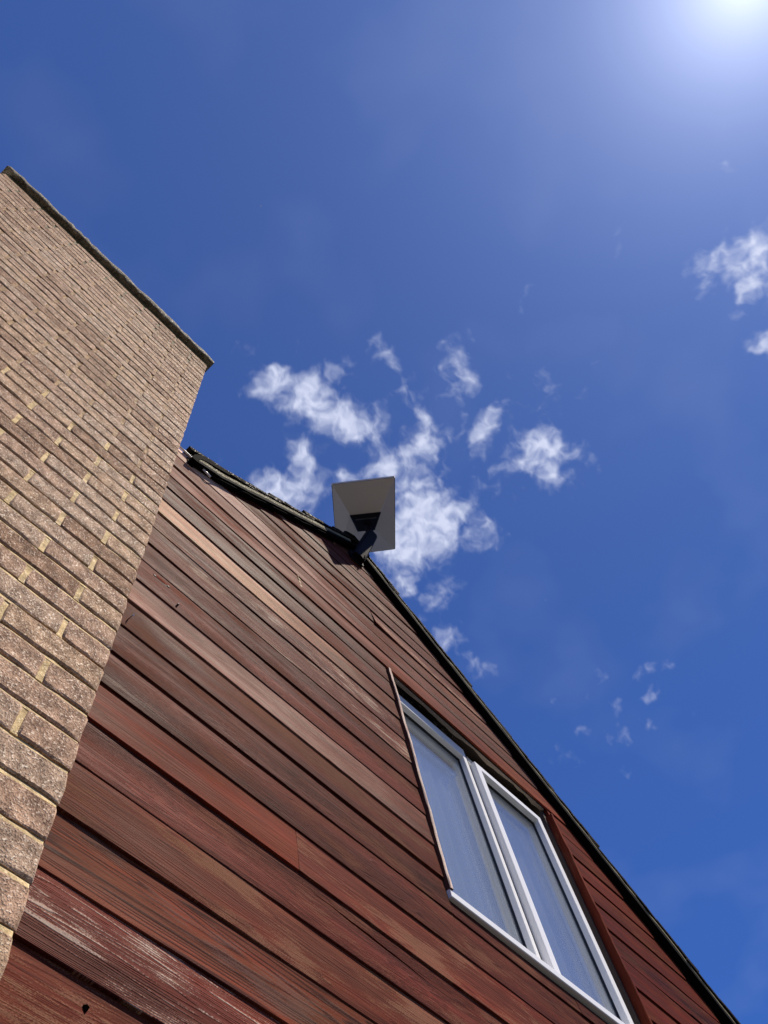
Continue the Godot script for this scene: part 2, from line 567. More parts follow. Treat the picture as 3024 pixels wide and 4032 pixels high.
# a board from x0 to x1: rows of its section swept along its length, cut to the roof line
func plank(k: int, x0: float, x1: float, style: int, tint: Color, height := 0.0, extra := {}) -> void:
	var y0: float = BOARD0 + PITCH * k + extra.get("lift", 0.0)
	var h := height if height > 0.0 else PITCH
	var lap := 0.013 if height == 0.0 else 0.0
	var lip: float = extra.get("lip", rng.randf_range(-0.0010, 0.0014))
	var cup := rng.randf_range(-0.0010, 0.0016)
	var phase := rng.randf() * TAU
	var rows := [[0.0, -0.0070], [0.0, lip - 0.0010], [0.0014, lip], [0.030, -0.0006 + cup * 0.6 + lip * 0.7], [0.064, -0.0017 + cup + lip * 0.4], [0.098, -0.0030 + cup * 0.6], [h * 0.97, -0.0043], [h + lap, -0.0054]]
	if height > 0.0:
		rows = [[0.0, -0.0205], [0.0, lip - 0.0012], [0.0016, lip], [h * 0.3, -0.0014 + lip], [h * 0.7, -0.003], [h, -0.005]]
	var crack = extra.get("crack")
	if crack:
		rows = rows.slice(0, 4) + [[0.05, -0.0026], [-1.0, -0.0048], [-2.0, -0.0185], [-3.0, -0.0185], [-4.0, -0.0055], [0.118, -0.0042], [h + lap, -0.0054]]
	var n := maxi(2, int(ceil((x1 - x0) / 0.055)))
	var st := begin(false)
	var u0 := rng.randf() * maxf(0.0, 3.25 - (x1 - x0))
	var flip := rng.randf() < 0.5
	var flip_u := rng.randf() < 0.5
	var fade := FastNoiseLite.new()
	fade.seed = rng.randi() % 10000
	fade.frequency = 1.3
	var warp_tail: float = extra.get("warp", 0.0)
	var grid := []
	for i in n + 1:
		var x := lerpf(x0, x1, float(i) / n)
		var drop := -0.020 * (x - 0.42)
		var line := []
		var bow := 0.0011 * sin(x * 2.1 + phase) + 0.0007 * sin(x * 6.3 + phase * 2.0)
		var open := 0.0
		var mid := 0.0
		if crack:
			var t: float = clampf((x - crack[0]) / (crack[1] - crack[0]), 0.0, 1.0)
			open = crack[4] * pow(sin(PI * pow(t, 0.75)), 0.8) if t > 0.0 and t < 1.0 else 0.0
			mid = lerpf(crack[2], crack[3], t) + 0.0012 * sin(x * 60.0)
		for row in rows:
			var yy: float = row[0]
			if yy < -0.5:
				yy = mid + (-open * 0.5 if yy > -2.5 else open * 0.5) + (0.0002 if yy < -2.5 else 0.0)
				if open < 0.0003:
					row = [yy, -0.005]
			var z: float = row[1] + bow * (1.0 if row[1] > -0.018 else 0.0)
			if warp_tail > 0.0 and row[1] > -0.018:
				z += warp_tail * exp(-(x - x0) * 5.0) * clampf(1.0 - yy / 0.12, 0.0, 1.0)
			var y := minf(y0 + drop + yy + 0.0008 * sin(x * 3.7 + phase) * clampf(1.0 - yy * 8.0, 0.0, 1.0), roof_line(x) + 0.004)
			line.append(Vector3(x, y + EY, z))
		grid.append(line)
	var shade := func(i: int, j: int) -> void:
		var g: Vector3 = grid[i][j]
		var tone := tint
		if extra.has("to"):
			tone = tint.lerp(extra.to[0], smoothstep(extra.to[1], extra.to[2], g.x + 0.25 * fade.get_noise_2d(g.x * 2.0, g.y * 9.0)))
		var a := 1.0 + 0.30 * fade.get_noise_2d(g.x, float(k) * 3.1) + 0.10 * fade.get_noise_2d(g.x * 3.0, g.y * 14.0)
		st.set_color(Color(tone.r * a, tone.g * a, tone.b * a))
		var v := clampf((g.y - EY - y0 + 0.020 * (g.x - 0.42)) / 0.15, 0.0, 1.0)
		var u := (u0 + g.x - x0) / 3.3
		st.set_uv(Vector2(1.0 - u if flip_u else u, v if flip else 1.0 - v))
		st.add_vertex(g)
	for i in n:
		for j in rows.size() - 1:
			st.set_smooth_group(1 if j == 0 else 30 if j == 1 else (2 + j if crack and j >= 5 and j <= 7 else 2))
			for c in [[i, j + 1], [i + 1, j + 1], [i + 1, j], [i, j + 1], [i + 1, j], [i, j]]:
				shade.call(c[0], c[1])
	# sawn ends
	for e in [0, n]:
		st.set_smooth_group(-1)
		for j in rows.size() - 1:
			var a: Vector3 = grid[e][j]
			var b: Vector3 = grid[e][j + 1]
			var back_a := Vector3(a.x, a.y, -0.0205)
			var back_b := Vector3(b.x, b.y, -0.0205)
			st.set_color(tint * 0.8)
			st.set_uv(Vector2(0.5, 0.5))
			if e == 0:
				quad(st, back_b, b, a, back_a)
			else:
				quad(st, b, back_b, back_a, a)
	obj("plank", st, wood[style], house.get_node("gable_wall"))


func make_cladding() -> void:
	# per board, bottom to top: wood, tint
	var look := {
		-3: [0, 1.0], -2: [3, 0.9], -1: [3, 1.0], 0: [1, 1.0], 1: [2, 1.0], 2: [3, 1.0], 3: [0, 1.0], 4: [5, 0.85], 5: [0, 0.86], 6: [0, 0.74], 7: [3, 0.80],
		8: [1, 0.86], 9: [0, 1.0], 10: [0, 0.85], 11: [1, 0.80], 12: [1, 0.92], 13: [4, 1.0], 14: [6, 1.0], 15: [6, 0.92], 16: [5, 0.74], 17: [0, 0.86], 18: [4, 0.95],
		19: [0, 0.9], 20: [0, 0.80], 21: [4, 0.9], 22: [6, 1.1], 23: [0, 0.86], 24: [4, 0.85], 25: [6, 1.0],
	}
	for k in range(-6, 26):
		var y0 := BOARD0 + PITCH * k
		var l = look.get(k, [6, 1.0])
		var t: float = l[1]
		var tint := Color(t * 0.91, t * rng.randf_range(0.95, 1.02), t * rng.randf_range(0.93, 1.03))
		var from := 0.380
		if y0 > 3.30:
			from = 0.991 + (y0 - 3.633) / 0.88
		var to := 2.655 + (3.09 - y0) / 0.94
		to = (to + 0.42 * 0.0)
		if to - from < 0.05:
			continue
		# left of the chimney, outside the photograph
		if k <= 17:
			plank(k, -3.0, -0.966, l[0], tint)
		if k == 13:
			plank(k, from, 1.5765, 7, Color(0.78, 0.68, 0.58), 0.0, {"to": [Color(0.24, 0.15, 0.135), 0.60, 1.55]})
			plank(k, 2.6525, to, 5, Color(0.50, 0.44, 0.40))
		elif k == 18:
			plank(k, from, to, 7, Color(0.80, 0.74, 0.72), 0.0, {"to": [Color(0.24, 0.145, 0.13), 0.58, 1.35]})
		elif k == 8 or k == 17:
			plank(k, from, 1.5765 if k == 8 else to, 7, Color(0.44, 0.36, 0.34), 0.0, {"to": [Color(0.22, 0.13, 0.12), 0.75, 1.6]})  # pale left part paints a silver sheen onto the lower board
			if k == 8:
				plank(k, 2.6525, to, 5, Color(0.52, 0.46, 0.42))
		elif k == 4:
			plank(k, from, 0.984, 5, Color(0.72, 0.70, 0.68))
			plank(k, 0.9855, minf(to, 4.2), 3, Color(1.0, 1.06, 1.0))
		elif k == 3:
			plank(k, from, to, l[0], tint, 0.0, {"crack": [1.06, 1.43, 0.101, 0.080, 0.0085]})
		elif k == 6:
			plank(k, from, 1.5765, l[0], tint)
			plank(k, 1.578, 2.146, 0, tint, 0.060)
			plank(k, 2.1475, 2.6515, 0, tint * 0.95, 0.060)
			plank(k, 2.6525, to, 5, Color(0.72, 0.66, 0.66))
		elif k > 6 and k < 16:
			plank(k, from, 1.5765, l[0], tint)
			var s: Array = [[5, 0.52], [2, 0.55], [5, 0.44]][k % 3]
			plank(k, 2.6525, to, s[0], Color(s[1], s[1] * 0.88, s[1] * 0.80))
		elif k == 19:
			plank(k, from, 1.577, 0, tint)
			plank(k, 1.582, to, 4, Color(0.82, 0.76, 0.76), 0.0, {"warp": 0.009, "lift": -0.004})
		else:
			plank(k, from, to, l[0], tint)
	var wall := house.get_node("gable_wall")
	# a knot, a nail, a hole and flakes of bare wood
	var st := begin(false)
	blob(st, Vector3(0.490, EY + 2.158, -0.0028), Vector3(0.024, 0.0095, 0.0022))
	obj("knot", st, plain(Color(0.40, 0.19, 0.14), 0.9, 0.1), wall)
	st = begin(false)
	blob(st, Vector3(0.4925, EY + 2.1535, -0.0032), Vector3(0.0275, 0.0105, 0.0018))
	obj("knot_rim", st, plain(Color(0.12, 0.06, 0.05), 0.8), wall)
	for p in [[0.470, 2.156], [0.519, 2.156]]:
		st = begin(false)
		blob(st, Vector3(p[0], EY + p[1], -0.0022), Vector3(0.006, 0.0045, 0.0022))
		obj("knot_hole", st, M.gasket, wall)
	st = begin(false)
	tube(st, [Vector3(0.4335, EY + 1.846, -0.004), Vector3(0.434, EY + 1.846, 0.010), Vector3(0.4365, EY + 1.851, 0.016)], 0.0016, 6)
	obj("bent_nail", st, M.steel, wall)
	st = begin(false)
	tube(st, [Vector3(0.557, EY + 2.087, -0.004), Vector3(0.557, EY + 2.087, 0.0075)], 0.003, 8)
	obj("nail_head", st, M.gasket, wall)
	st = begin()
	slab(st, up([[0.5440, 0.8690], [0.5455, 0.8650], [0.5500, 0.8600], [0.5520, 0.8640], [0.5545, 0.8700], [0.5500, 0.8725]]), -0.0075, -0.0024)
	obj("knot_hole", st, plain(Color(0.02, 0.015, 0.012), 1.0, 0.0), wall)
	for p in [[1.084, 3.050, 0.010], [1.087, 3.022, 0.013], [1.089, 2.995, 0.011], [1.094, 2.972, 0.008], [1.078, 3.068, 0.006]]:
		st = begin()
		var out := []
		for a in 9:
			var t := TAU * a / 9.0 + 0.4
			var rr: float = p[2] * rng.randf_range(0.45, 1.1)
			out.append([p[0] + cos(t) * rr * 0.75, p[1] + sin(t) * rr])
		slab(st, up(out), -0.006, 0.0012)
		obj("bare_flake", st, plain(Color(0.74, 0.66, 0.52), 0.9), wall)


func blob(st: SurfaceTool, at: Vector3, r: Vector3) -> void:
	const A := 14
	const B := 7
	for i in A:
		for j in B:
			var c := []
			for e in [[i, j], [i, j + 1], [i + 1, j + 1], [i + 1, j]]:
				var t: float = TAU * e[0] / A
				var p: float = PI * e[1] / B
				c.append(at + Vector3(cos(t) * sin(p) * r.x, sin(t) * sin(p) * r.y, cos(p) * r.z))
			quad(st, c[0], c[3], c[2], c[1])


# ------------------------------------------------------------------ chimney

# the face of a brick: a grid with worn arrises, then four sides going back
func brick_mesh(length: float, s: int) -> ArrayMesh:
	var r := RandomNumberGenerator.new()
	r.seed = s
	var st := begin(false)
	var xs := [0.0, 0.0035, length * 0.3, length * 0.55, length * 0.8, length - 0.0035, length]
	var ys := [0.0, 0.0035, 0.033, 0.063, 0.0665]
	var g := []
	for i in xs.size():
		var line := []
		for j in ys.size():
			var edge_x: bool = i == 0 or i == xs.size() - 1
			var edge_y: bool = j == 0 or j == ys.size() - 1
			var z := r.randf_range(-0.0012, 0.0012)
			if edge_x or edge_y:
				z -= 0.0022 if not (edge_x and edge_y) else 0.0042
			var dx := r.randf_range(-0.0015, 0.0015) if edge_x else 0.0
			var dy := r.randf_range(-0.0016, 0.0016) if edge_y else 0.0
			line.append(Vector3(xs[i] + dx, ys[j] + dy, z))
		g.append(line)
	var nx := xs.size() - 1
	var ny := ys.size() - 1
	for i in nx:
		for j in ny:
			st.set_smooth_group(1 if i > 0 and i < nx - 1 and j > 0 and j < ny - 1 else 3)
			quad(st, g[i][j + 1], g[i + 1][j + 1], g[i + 1][j], g[i][j])
	var back := Vector3(0, 0, -0.09)
	st.set_smooth_group(2)
	for i in nx:
		quad(st, g[i + 1][0] + back, g[i][0] + back, g[i][0], g[i + 1][0])
		quad(st, g[i][ny] + back, g[i + 1][ny] + back, g[i + 1][ny], g[i][ny])
	for j in ny:
		quad(st, g[0][j] + back, g[0][j + 1] + back, g[0][j + 1], g[0][j])
		quad(st, g[nx][j + 1] + back, g[nx][j] + back, g[nx][j], g[nx][j + 1])
	st.generate_normals()
	return st.commit()


# a weather-struck joint: tucked in under the upper brick, flush with the lower one
func bed_joint(st: SurfaceTool, y0: float, y1: float, x0: float, x1: float) -> void:
	var n := 44
	var last := []
	for i in n + 1:
		var x := lerpf(x0, x1, float(i) / n)
		var here := [Vector3(x, EY + y0 - 0.002, 0.074), Vector3(x, EY + y0 + rng.randf_range(-0.0015, 0.0012), 0.0884 + rng.randf_range(-0.0012, 0.0004)), Vector3(x, EY + y0 + (y1 - y0) * rng.randf_range(0.35, 0.6), 0.0872 + rng.randf_range(-0.0012, 0.0006)), Vector3(x, EY + y1 + 0.001, 0.0842 + rng.randf_range(-0.001, 0.001))]
		if i > 0:
			for j in 3:
				st.set_smooth_group(j)
				quad(st, last[j + 1], here[j + 1], here[j], last[j])
		last = here


func make_chimney() -> void:
	const LEFT := -0.961
	const RIGHT := 0.3765
	const TOP := 4.695
	var st := begin()
	box(st, Vector3(LEFT + 0.012, 0.0, -0.52), Vector3(RIGHT - 0.006, EY + TOP, CORE_FACE))
	var chimney := obj("chimney", st, M.mortar, house)
	chimney.set_meta("label", "sandy textured brick chimney with tan mortar")
	var long := []
	var short := []
	for i in 5:
		long.append(brick_mesh(0.2125, 50 + i))
	for i in 4:
		short.append(brick_mesh(0.1010, 80 + i))
	var rest := begin(false)
	var cam := Transform3D(Basis(Vector3(0.67541818, -0.13814604, 0.72437971), Vector3(-0.65345582, 0.34313191, 0.6747266), Vector3(-0.3417686, -0.92907274, 0.1414852)), Vector3(0, EY, 0.9)).affine_inverse()
	for c in range(-36, 45):
		var y := 1.2865 + 0.0767 * c
		if y + 0.0665 > TOP:
			continue
		var x := RIGHT
		var first := true
		var joint := begin(false)
		bed_joint(joint, y + 0.0648, y + 0.0779, LEFT + 0.004, RIGHT - 0.003)
		var header := posmod(c, 2) == 0
		while x > LEFT + 0.02:
			var l := 0.1010 if header and first else 0.2125
			first = false
			if x - l < LEFT + 0.03:
				l = x - LEFT
			var from := x - l
			var mesh: ArrayMesh = (short if l < 0.15 else long)[rng.randi() % (4 if l < 0.15 else 5)]
			var tint := rng.randi() % 4
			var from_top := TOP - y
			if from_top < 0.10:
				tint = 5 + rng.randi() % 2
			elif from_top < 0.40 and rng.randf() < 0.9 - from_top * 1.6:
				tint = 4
			var p := Vector3(from, EY + y, 0.09 + rng.randf_range(-0.0010, 0.0014))
			var sx := l / (0.1010 if l < 0.15 else 0.2125)
			var b := Basis.from_scale(Vector3(sx, 1, 1)) * Basis(Vector3(0, 0, 1), rng.randf_range(-0.006, 0.006))
			var mid := cam * (p + Vector3(l * 0.9, 0.06, 0))
			var seen := mid.z < 0.0 and absf(mid.x / mid.z) < 0.485 and absf(mid.y / mid.z) < 0.65
			if seen:
				var o := place("brick", mesh, brick_mats[tint], chimney)
				o.transform = Transform3D(b, p)
			else:
				rest.append_from(mesh, 0, Transform3D(b, p))
			if from > LEFT + 0.01:
				var zf := 0.0885 + rng.randf_range(-0.0012, 0.0006)
				joint.set_smooth_group(-1)
				hexa(joint, [Vector3(from - 0.0125, EY + y - 0.003, 0.070), Vector3(from + 0.0012, EY + y - 0.003, 0.070), Vector3(from + 0.0012, EY + y + 0.068, 0.070), Vector3(from - 0.0125, EY + y + 0.068, 0.070), Vector3(from - 0.0125, EY + y - 0.003, zf), Vector3(from + 0.0012, EY + y - 0.003, zf), Vector3(from + 0.0012, EY + y + 0.068, zf - 0.001), Vector3(from - 0.0125, EY + y + 0.068, zf - 0.001)])
			x = from - 0.0112
		obj("bed_joint", joint, M.mortar if y < 2.5 else (M.old_mortar if TOP - y > 0.35 else M.bedding), chimney)
		# the return faces, seen only from further round
		var z := 0.004
		var one := posmod(c, 2) == 0
		while z > -0.5:
			var l := 0.2125 if one else 0.101
			one = true
			if z - l < -0.52:
				break
			var m: ArrayMesh = (long if l > 0.15 else short)[rng.randi() % 4]
			rest.append_from(m, 0, Transform3D(Basis(Vector3.UP, PI / 2), Vector3(RIGHT, EY + y, z)))
			rest.append_from(m, 0, Transform3D(Basis(Vector3.UP, -PI / 2), Vector3(LEFT, EY + y, z - l)))
			z -= l + 0.0112
	var o := place("brick_courses", rest.commit(), brick_mats[0], chimney)
	o.set_meta("kind", "stuff")
	# weathered concrete capping with a rough edge
	var cap := begin(false)
	var rc := RandomNumberGenerator.new()
	rc.seed = 12
	var x0 := LEFT - 0.028
	var x1 := RIGHT + 0.0225
	var n := 54
	var ring := []
	for i in n + 1:
		var x := lerpf(x0, x1, float(i) / n)
		var e := 0.004 if i == 0 or i == n else 0.0
		var low := TOP + 0.017
		var j := rc.randf_range(-0.0035, 0.0035)
		var k := rc.randf_range(-0.004, 0.004)
		ring.append([Vector3(x, low, 0.05), Vector3(x, low + rc.randf_range(0, 0.003), 0.115 - e + j), Vector3(x, low + 0.008, 0.120 - e + j), Vector3(x, low + 0.035, 0.120 - e + k), Vector3(x, low + 0.073 + rc.randf_range(-0.006, 0.003), 0.119 - e + k), Vector3(x, low + 0.083 + j, 0.110 - e), Vector3(x, low + 0.091, 0.03), Vector3(x, low + 0.091, -0.54), Vector3(x, low, -0.545), Vector3(x, low, 0.05)])
	for i in n:
		for j in ring[0].size() - 1:
			cap.set_smooth_group(1 if j >= 1 and j <= 5 else 10 + j)
			quad(cap, ring[i][j + 1] + Vector3(0, EY, 0), ring[i + 1][j + 1] + Vector3(0, EY, 0), ring[i + 1][j] + Vector3(0, EY, 0), ring[i][j] + Vector3(0, EY, 0))
	for i in [0, n]:
		cap.set_smooth_group(-1)
		for j in range(1, ring[0].size() - 2):
			var t := [ring[i][0], ring[i][j], ring[i][j + 1]]
			if i == n:
				t.reverse()
			for v in t:
				cap.add_vertex(v + Vector3(0, EY, 0))
	var coping := obj("coping", cap, M.concrete, chimney)
	coping.set_meta("label", "rough grey concrete coping slab")
	# smear of pale mortar under the slab
	var smear := begin(false)
	for i in 40:
		var xa := lerpf(LEFT + 0.004, RIGHT - 0.004, i / 40.0)
		var xb := lerpf(LEFT + 0.004, RIGHT - 0.004, (i + 1) / 40.0)
		var ha := 0.012 + 0.016 * absf(sin(i * 0.83) * sin(i * 0.31 + 1.0))
		var hb := 0.012 + 0.016 * absf(sin((i + 1) * 0.83) * sin((i + 1) * 0.31 + 1.0))
		hexa(smear, [Vector3(xa, EY + TOP - ha, 0.070), Vector3(xb, EY + TOP - hb, 0.070), Vector3(xb, EY + TOP + 0.018, 0.070), Vector3(xa, EY + TOP + 0.018, 0.070), Vector3(xa, EY + TOP - ha, 0.0915), Vector3(xb, EY + TOP - hb, 0.0915), Vector3(xb, EY + TOP + 0.018, 0.079), Vector3(xa, EY + TOP + 0.018, 0.079)])
	obj("mortar_bed", smear, M.bedding, chimney)


# ------------------------------------------------------------------ roof

# a strip along the verge between two heights above the wall line, with uneven edges
func verge_strip(st: SurfaceTool, xs: Array, lower: float, upper: float, za: float, zb: float, rough := 0.0, left := true) -> void:
	var pts := []
	for i in xs.size() - 1:
		var n := maxi(1, int(absf(xs[i + 1][0] - xs[i][0]) / 0.035))
		for k in n:
			pts.append(Vector2(xs[i][0], xs[i][1]).lerp(Vector2(xs[i + 1][0], xs[i + 1][1]), float(k) / n))
	pts.append(Vector2(xs[-1][0], xs[-1][1]))
	var r := RandomNumberGenerator.new()
	r.seed = int(lower * 9000.0) + 3 + (1 if left else 0)
	var lows := []
	var ups := []
	var outs := []
	for p in pts:
		lows.append(Vector3(p.x, p.y + EY + lower + r.randf_range(-rough, rough), 0))
		ups.append(Vector3(p.x, p.y + EY + upper + r.randf_range(-rough, rough), 0))
		outs.append(zb + r.randf_range(-rough, rough) * 0.7)
	for i in pts.size() - 1:
		var a := Vector3(0, 0, za)
		var f := Vector3(0, 0, outs[i])
		var g := Vector3(0, 0, outs[i + 1])
		hexa(st, [lows[i] + a, lows[i + 1] + a, ups[i + 1] + a, ups[i] + a, lows[i] + f, lows[i + 1] + g, ups[i + 1] + g, ups[i] + f])


func make_roof() -> void:
	const LS := 0.88
	const RS := 0.94
	var apex := Vector2(1.5615, 4.135)
	var wall_l := [[0.50, 3.238], [0.62, 3.300], [0.78, 3.437], [apex.x, apex.y]]
	var wall_r := [[apex.x, apex.y], [5.35, apex.y - RS * (5.35 - apex.x)]]
	# the slab that carries the tiles, running back over the house
	var st := begin()
	slab(st, up([[0.47, 3.235], [0.62, 3.325], [0.78, 3.46], [apex.x, apex.y + 0.02], [5.35, apex.y + 0.02 - RS * (5.35 - apex.x)], [5.35, apex.y + 0.075 - RS * (5.35 - apex.x)], [apex.x, apex.y + 0.072], [0.78, 3.515], [0.62, 3.375], [0.46, 3.285]]), -5.2, 0.004)
	var roof := obj("roof", st, M.tile, house)
	roof.set_meta("label", "pitched roof with dark tiles along its verge")
	# underside board and its black edge
	st = begin()
	verge_strip(st, wall_l, 0.0005, 0.026, 0.0045, 0.032, 0.0006)
	obj("barge_strip", st, M.soffit, roof)
	st = begin()
	verge_strip(st, wall_r, 0.0005, 0.040, 0.0045, 0.030, 0.0006, false)
	obj("barge_strip", st, M.soffit, roof)
	# mortar bedding under the tiles
	st = begin()
	verge_strip(st, [[0.495, 3.232], [0.54, 3.258], [0.62, 3.300], [0.78, 3.437], [apex.x - 0.05, apex.y - 0.05 * LS]], 0.0290, 0.060, 0.0048, 0.0310, 0.0020)
	obj("verge_mortar", st, M.bedding, roof)
	st = begin()
	verge_strip(st, [[apex.x + 0.03, apex.y - 0.03 * RS], wall_r[1]], 0.0405, 0.060, 0.0048, 0.0300, 0.0028, false)
	obj("verge_mortar", st, M.bedding, roof)
	# tiles: each laid on the tail of the one above it
	for side in 2:
		var slope := LS if side == 0 else -RS
		var dir := Vector2(1, slope).normalized()          # towards larger x
		var down := -dir if side == 0 else dir
		var rest := 0.066 if side == 0 else 0.061
		var tails := [0.690, 0.925, 1.160, 1.395] if side == 0 else [1.835, 2.062, 2.290, 2.518, 2.746, 2.974, 3.202, 3.430, 3.658, 3.886, 4.114, 4.342, 4.57, 4.80, 5.03, 5.26]
		if side == 0:
			tails.push_front(0.47)
		for t in tails:
			var r := RandomNumberGenerator.new()
			r.seed = int(t * 1000)
			var base: float = (apex.y + (t - apex.x) * LS) if side == 0 else (apex.y - (t - apex.x) * RS)
			if side == 0 and t < 0.6:
				base = 3.238
			var tail := Vector2(t, base + rest + EY)
			var lift := Vector2(-dir.y, dir.x)
			var length := 0.385
			var head := tail - down * length
			if side == 0 and t < 0.6:
				head = Vector2(0.83, 3.437 + 0.05 * LS + rest + EY)
				lift = Vector2(-(head - tail).y, (head - tail).x).normalized()
			if side == 0:
				head.x = minf(head.x, apex.x + 0.02)
				head.y = minf(head.y, apex.y + rest + EY + 0.02)
			elif head.x < apex.x - 0.02:
				head = Vector2(apex.x - 0.02, apex.y + rest + EY + 0.02)
			st = begin()
			var out := 0.034 + r.randf_range(-0.003, 0.003)
			var n := 6
			for i in n:
				var c := []
				for e in [i, i + 1]:
					var f := float(e) / n
					var p := tail.lerp(head, f)
					var thick := lerpf(0.024, 0.012, f) + r.randf_range(-0.0008, 0.0008)
					var rise := lerpf(0.022, 0.000, f)
					c.append([p + lift * rise, p + lift * (rise + thick), out + r.randf_range(-0.0015, 0.0015)])
				var a = c[0]
				var b = c[1]
				if side == 1:
					a = c[1]
					b = c[0]
				hexa(st, [Vector3(a[0].x, a[0].y, -0.27), Vector3(b[0].x, b[0].y, -0.27), Vector3(b[1].x, b[1].y, -0.27), Vector3(a[1].x, a[1].y, -0.27), Vector3(a[0].x, a[0].y, a[2]), Vector3(b[0].x, b[0].y, b[2]), Vector3(b[1].x, b[1].y, b[2]), Vector3(a[1].x, a[1].y, a[2])])
			obj("tile", st, M.tile, roof)
	# half-round ridge tile over the peak
	st = begin(false)
	var arc := []
	for i in 11:
		var t := PI * i / 10.0
		arc.append(Vector2(apex.x - cos(t) * 0.10, apex.y + EY + 0.075 + sin(t) * 0.060 - absf(cos(t)) * 0.05))
	for i in 10:
		var p: Vector2 = arc[i]
		var q: Vector2 = arc[i + 1]
		var d := Vector2(0, 0.014)
		hexa(st, [Vector3(p.x, p.y, -0.40), Vector3(q.x, q.y, -0.40), Vector3(q.x, q.y + d.y, -0.40), Vector3(p.x, p.y + d.y, -0.40), Vector3(p.x, p.y, 0.036), Vector3(q.x, q.y, 0.036), Vector3(q.x, q.y + d.y, 0.036), Vector3(p.x, p.y + d.y, 0.036)])
	obj("ridge_tile", st, M.tile, roof)
	# rounded black end at the left eave
	st = begin()
	slab(st, up([[0.468, 3.225], [0.469, 3.252], [0.474, 3.282], [0.485, 3.309], [0.503, 3.338], [0.530, 3.372], [0.60, 3.408], [0.66, 3.452], [0.66, 3.418], [0.60, 3.372], [0.54, 3.330], [0.508, 3.296], [0.498, 3.262], [0.496, 3.225]]), -0.30, 0.0335)
	obj("eave_end", st, M.black, roof)


# ------------------------------------------------------------------ window

# a mitred frame: insets per side (left, bottom, right, top) and depth for each step of the moulding
func frame_ring(st: SurfaceTool, x0: float, y0: float, x1: float, y1: float, steps: Array) -> void:
	for i in steps.size() - 1:
		var c := []
		for s in [steps[i], steps[i + 1]]:
			c.append([Vector3(x0 + s[0], y0 + s[1] + EY, s[4]), Vector3(x1 - s[2], y0 + s[1] + EY, s[4]), Vector3(x1 - s[2], y1 - s[3] + EY, s[4]), Vector3(x0 + s[0], y1 - s[3] + EY, s[4])])
		for k in 4:
			var n := (k + 1) % 4
			quad(st, c[1][k], c[1][n], c[0][n], c[0][k])


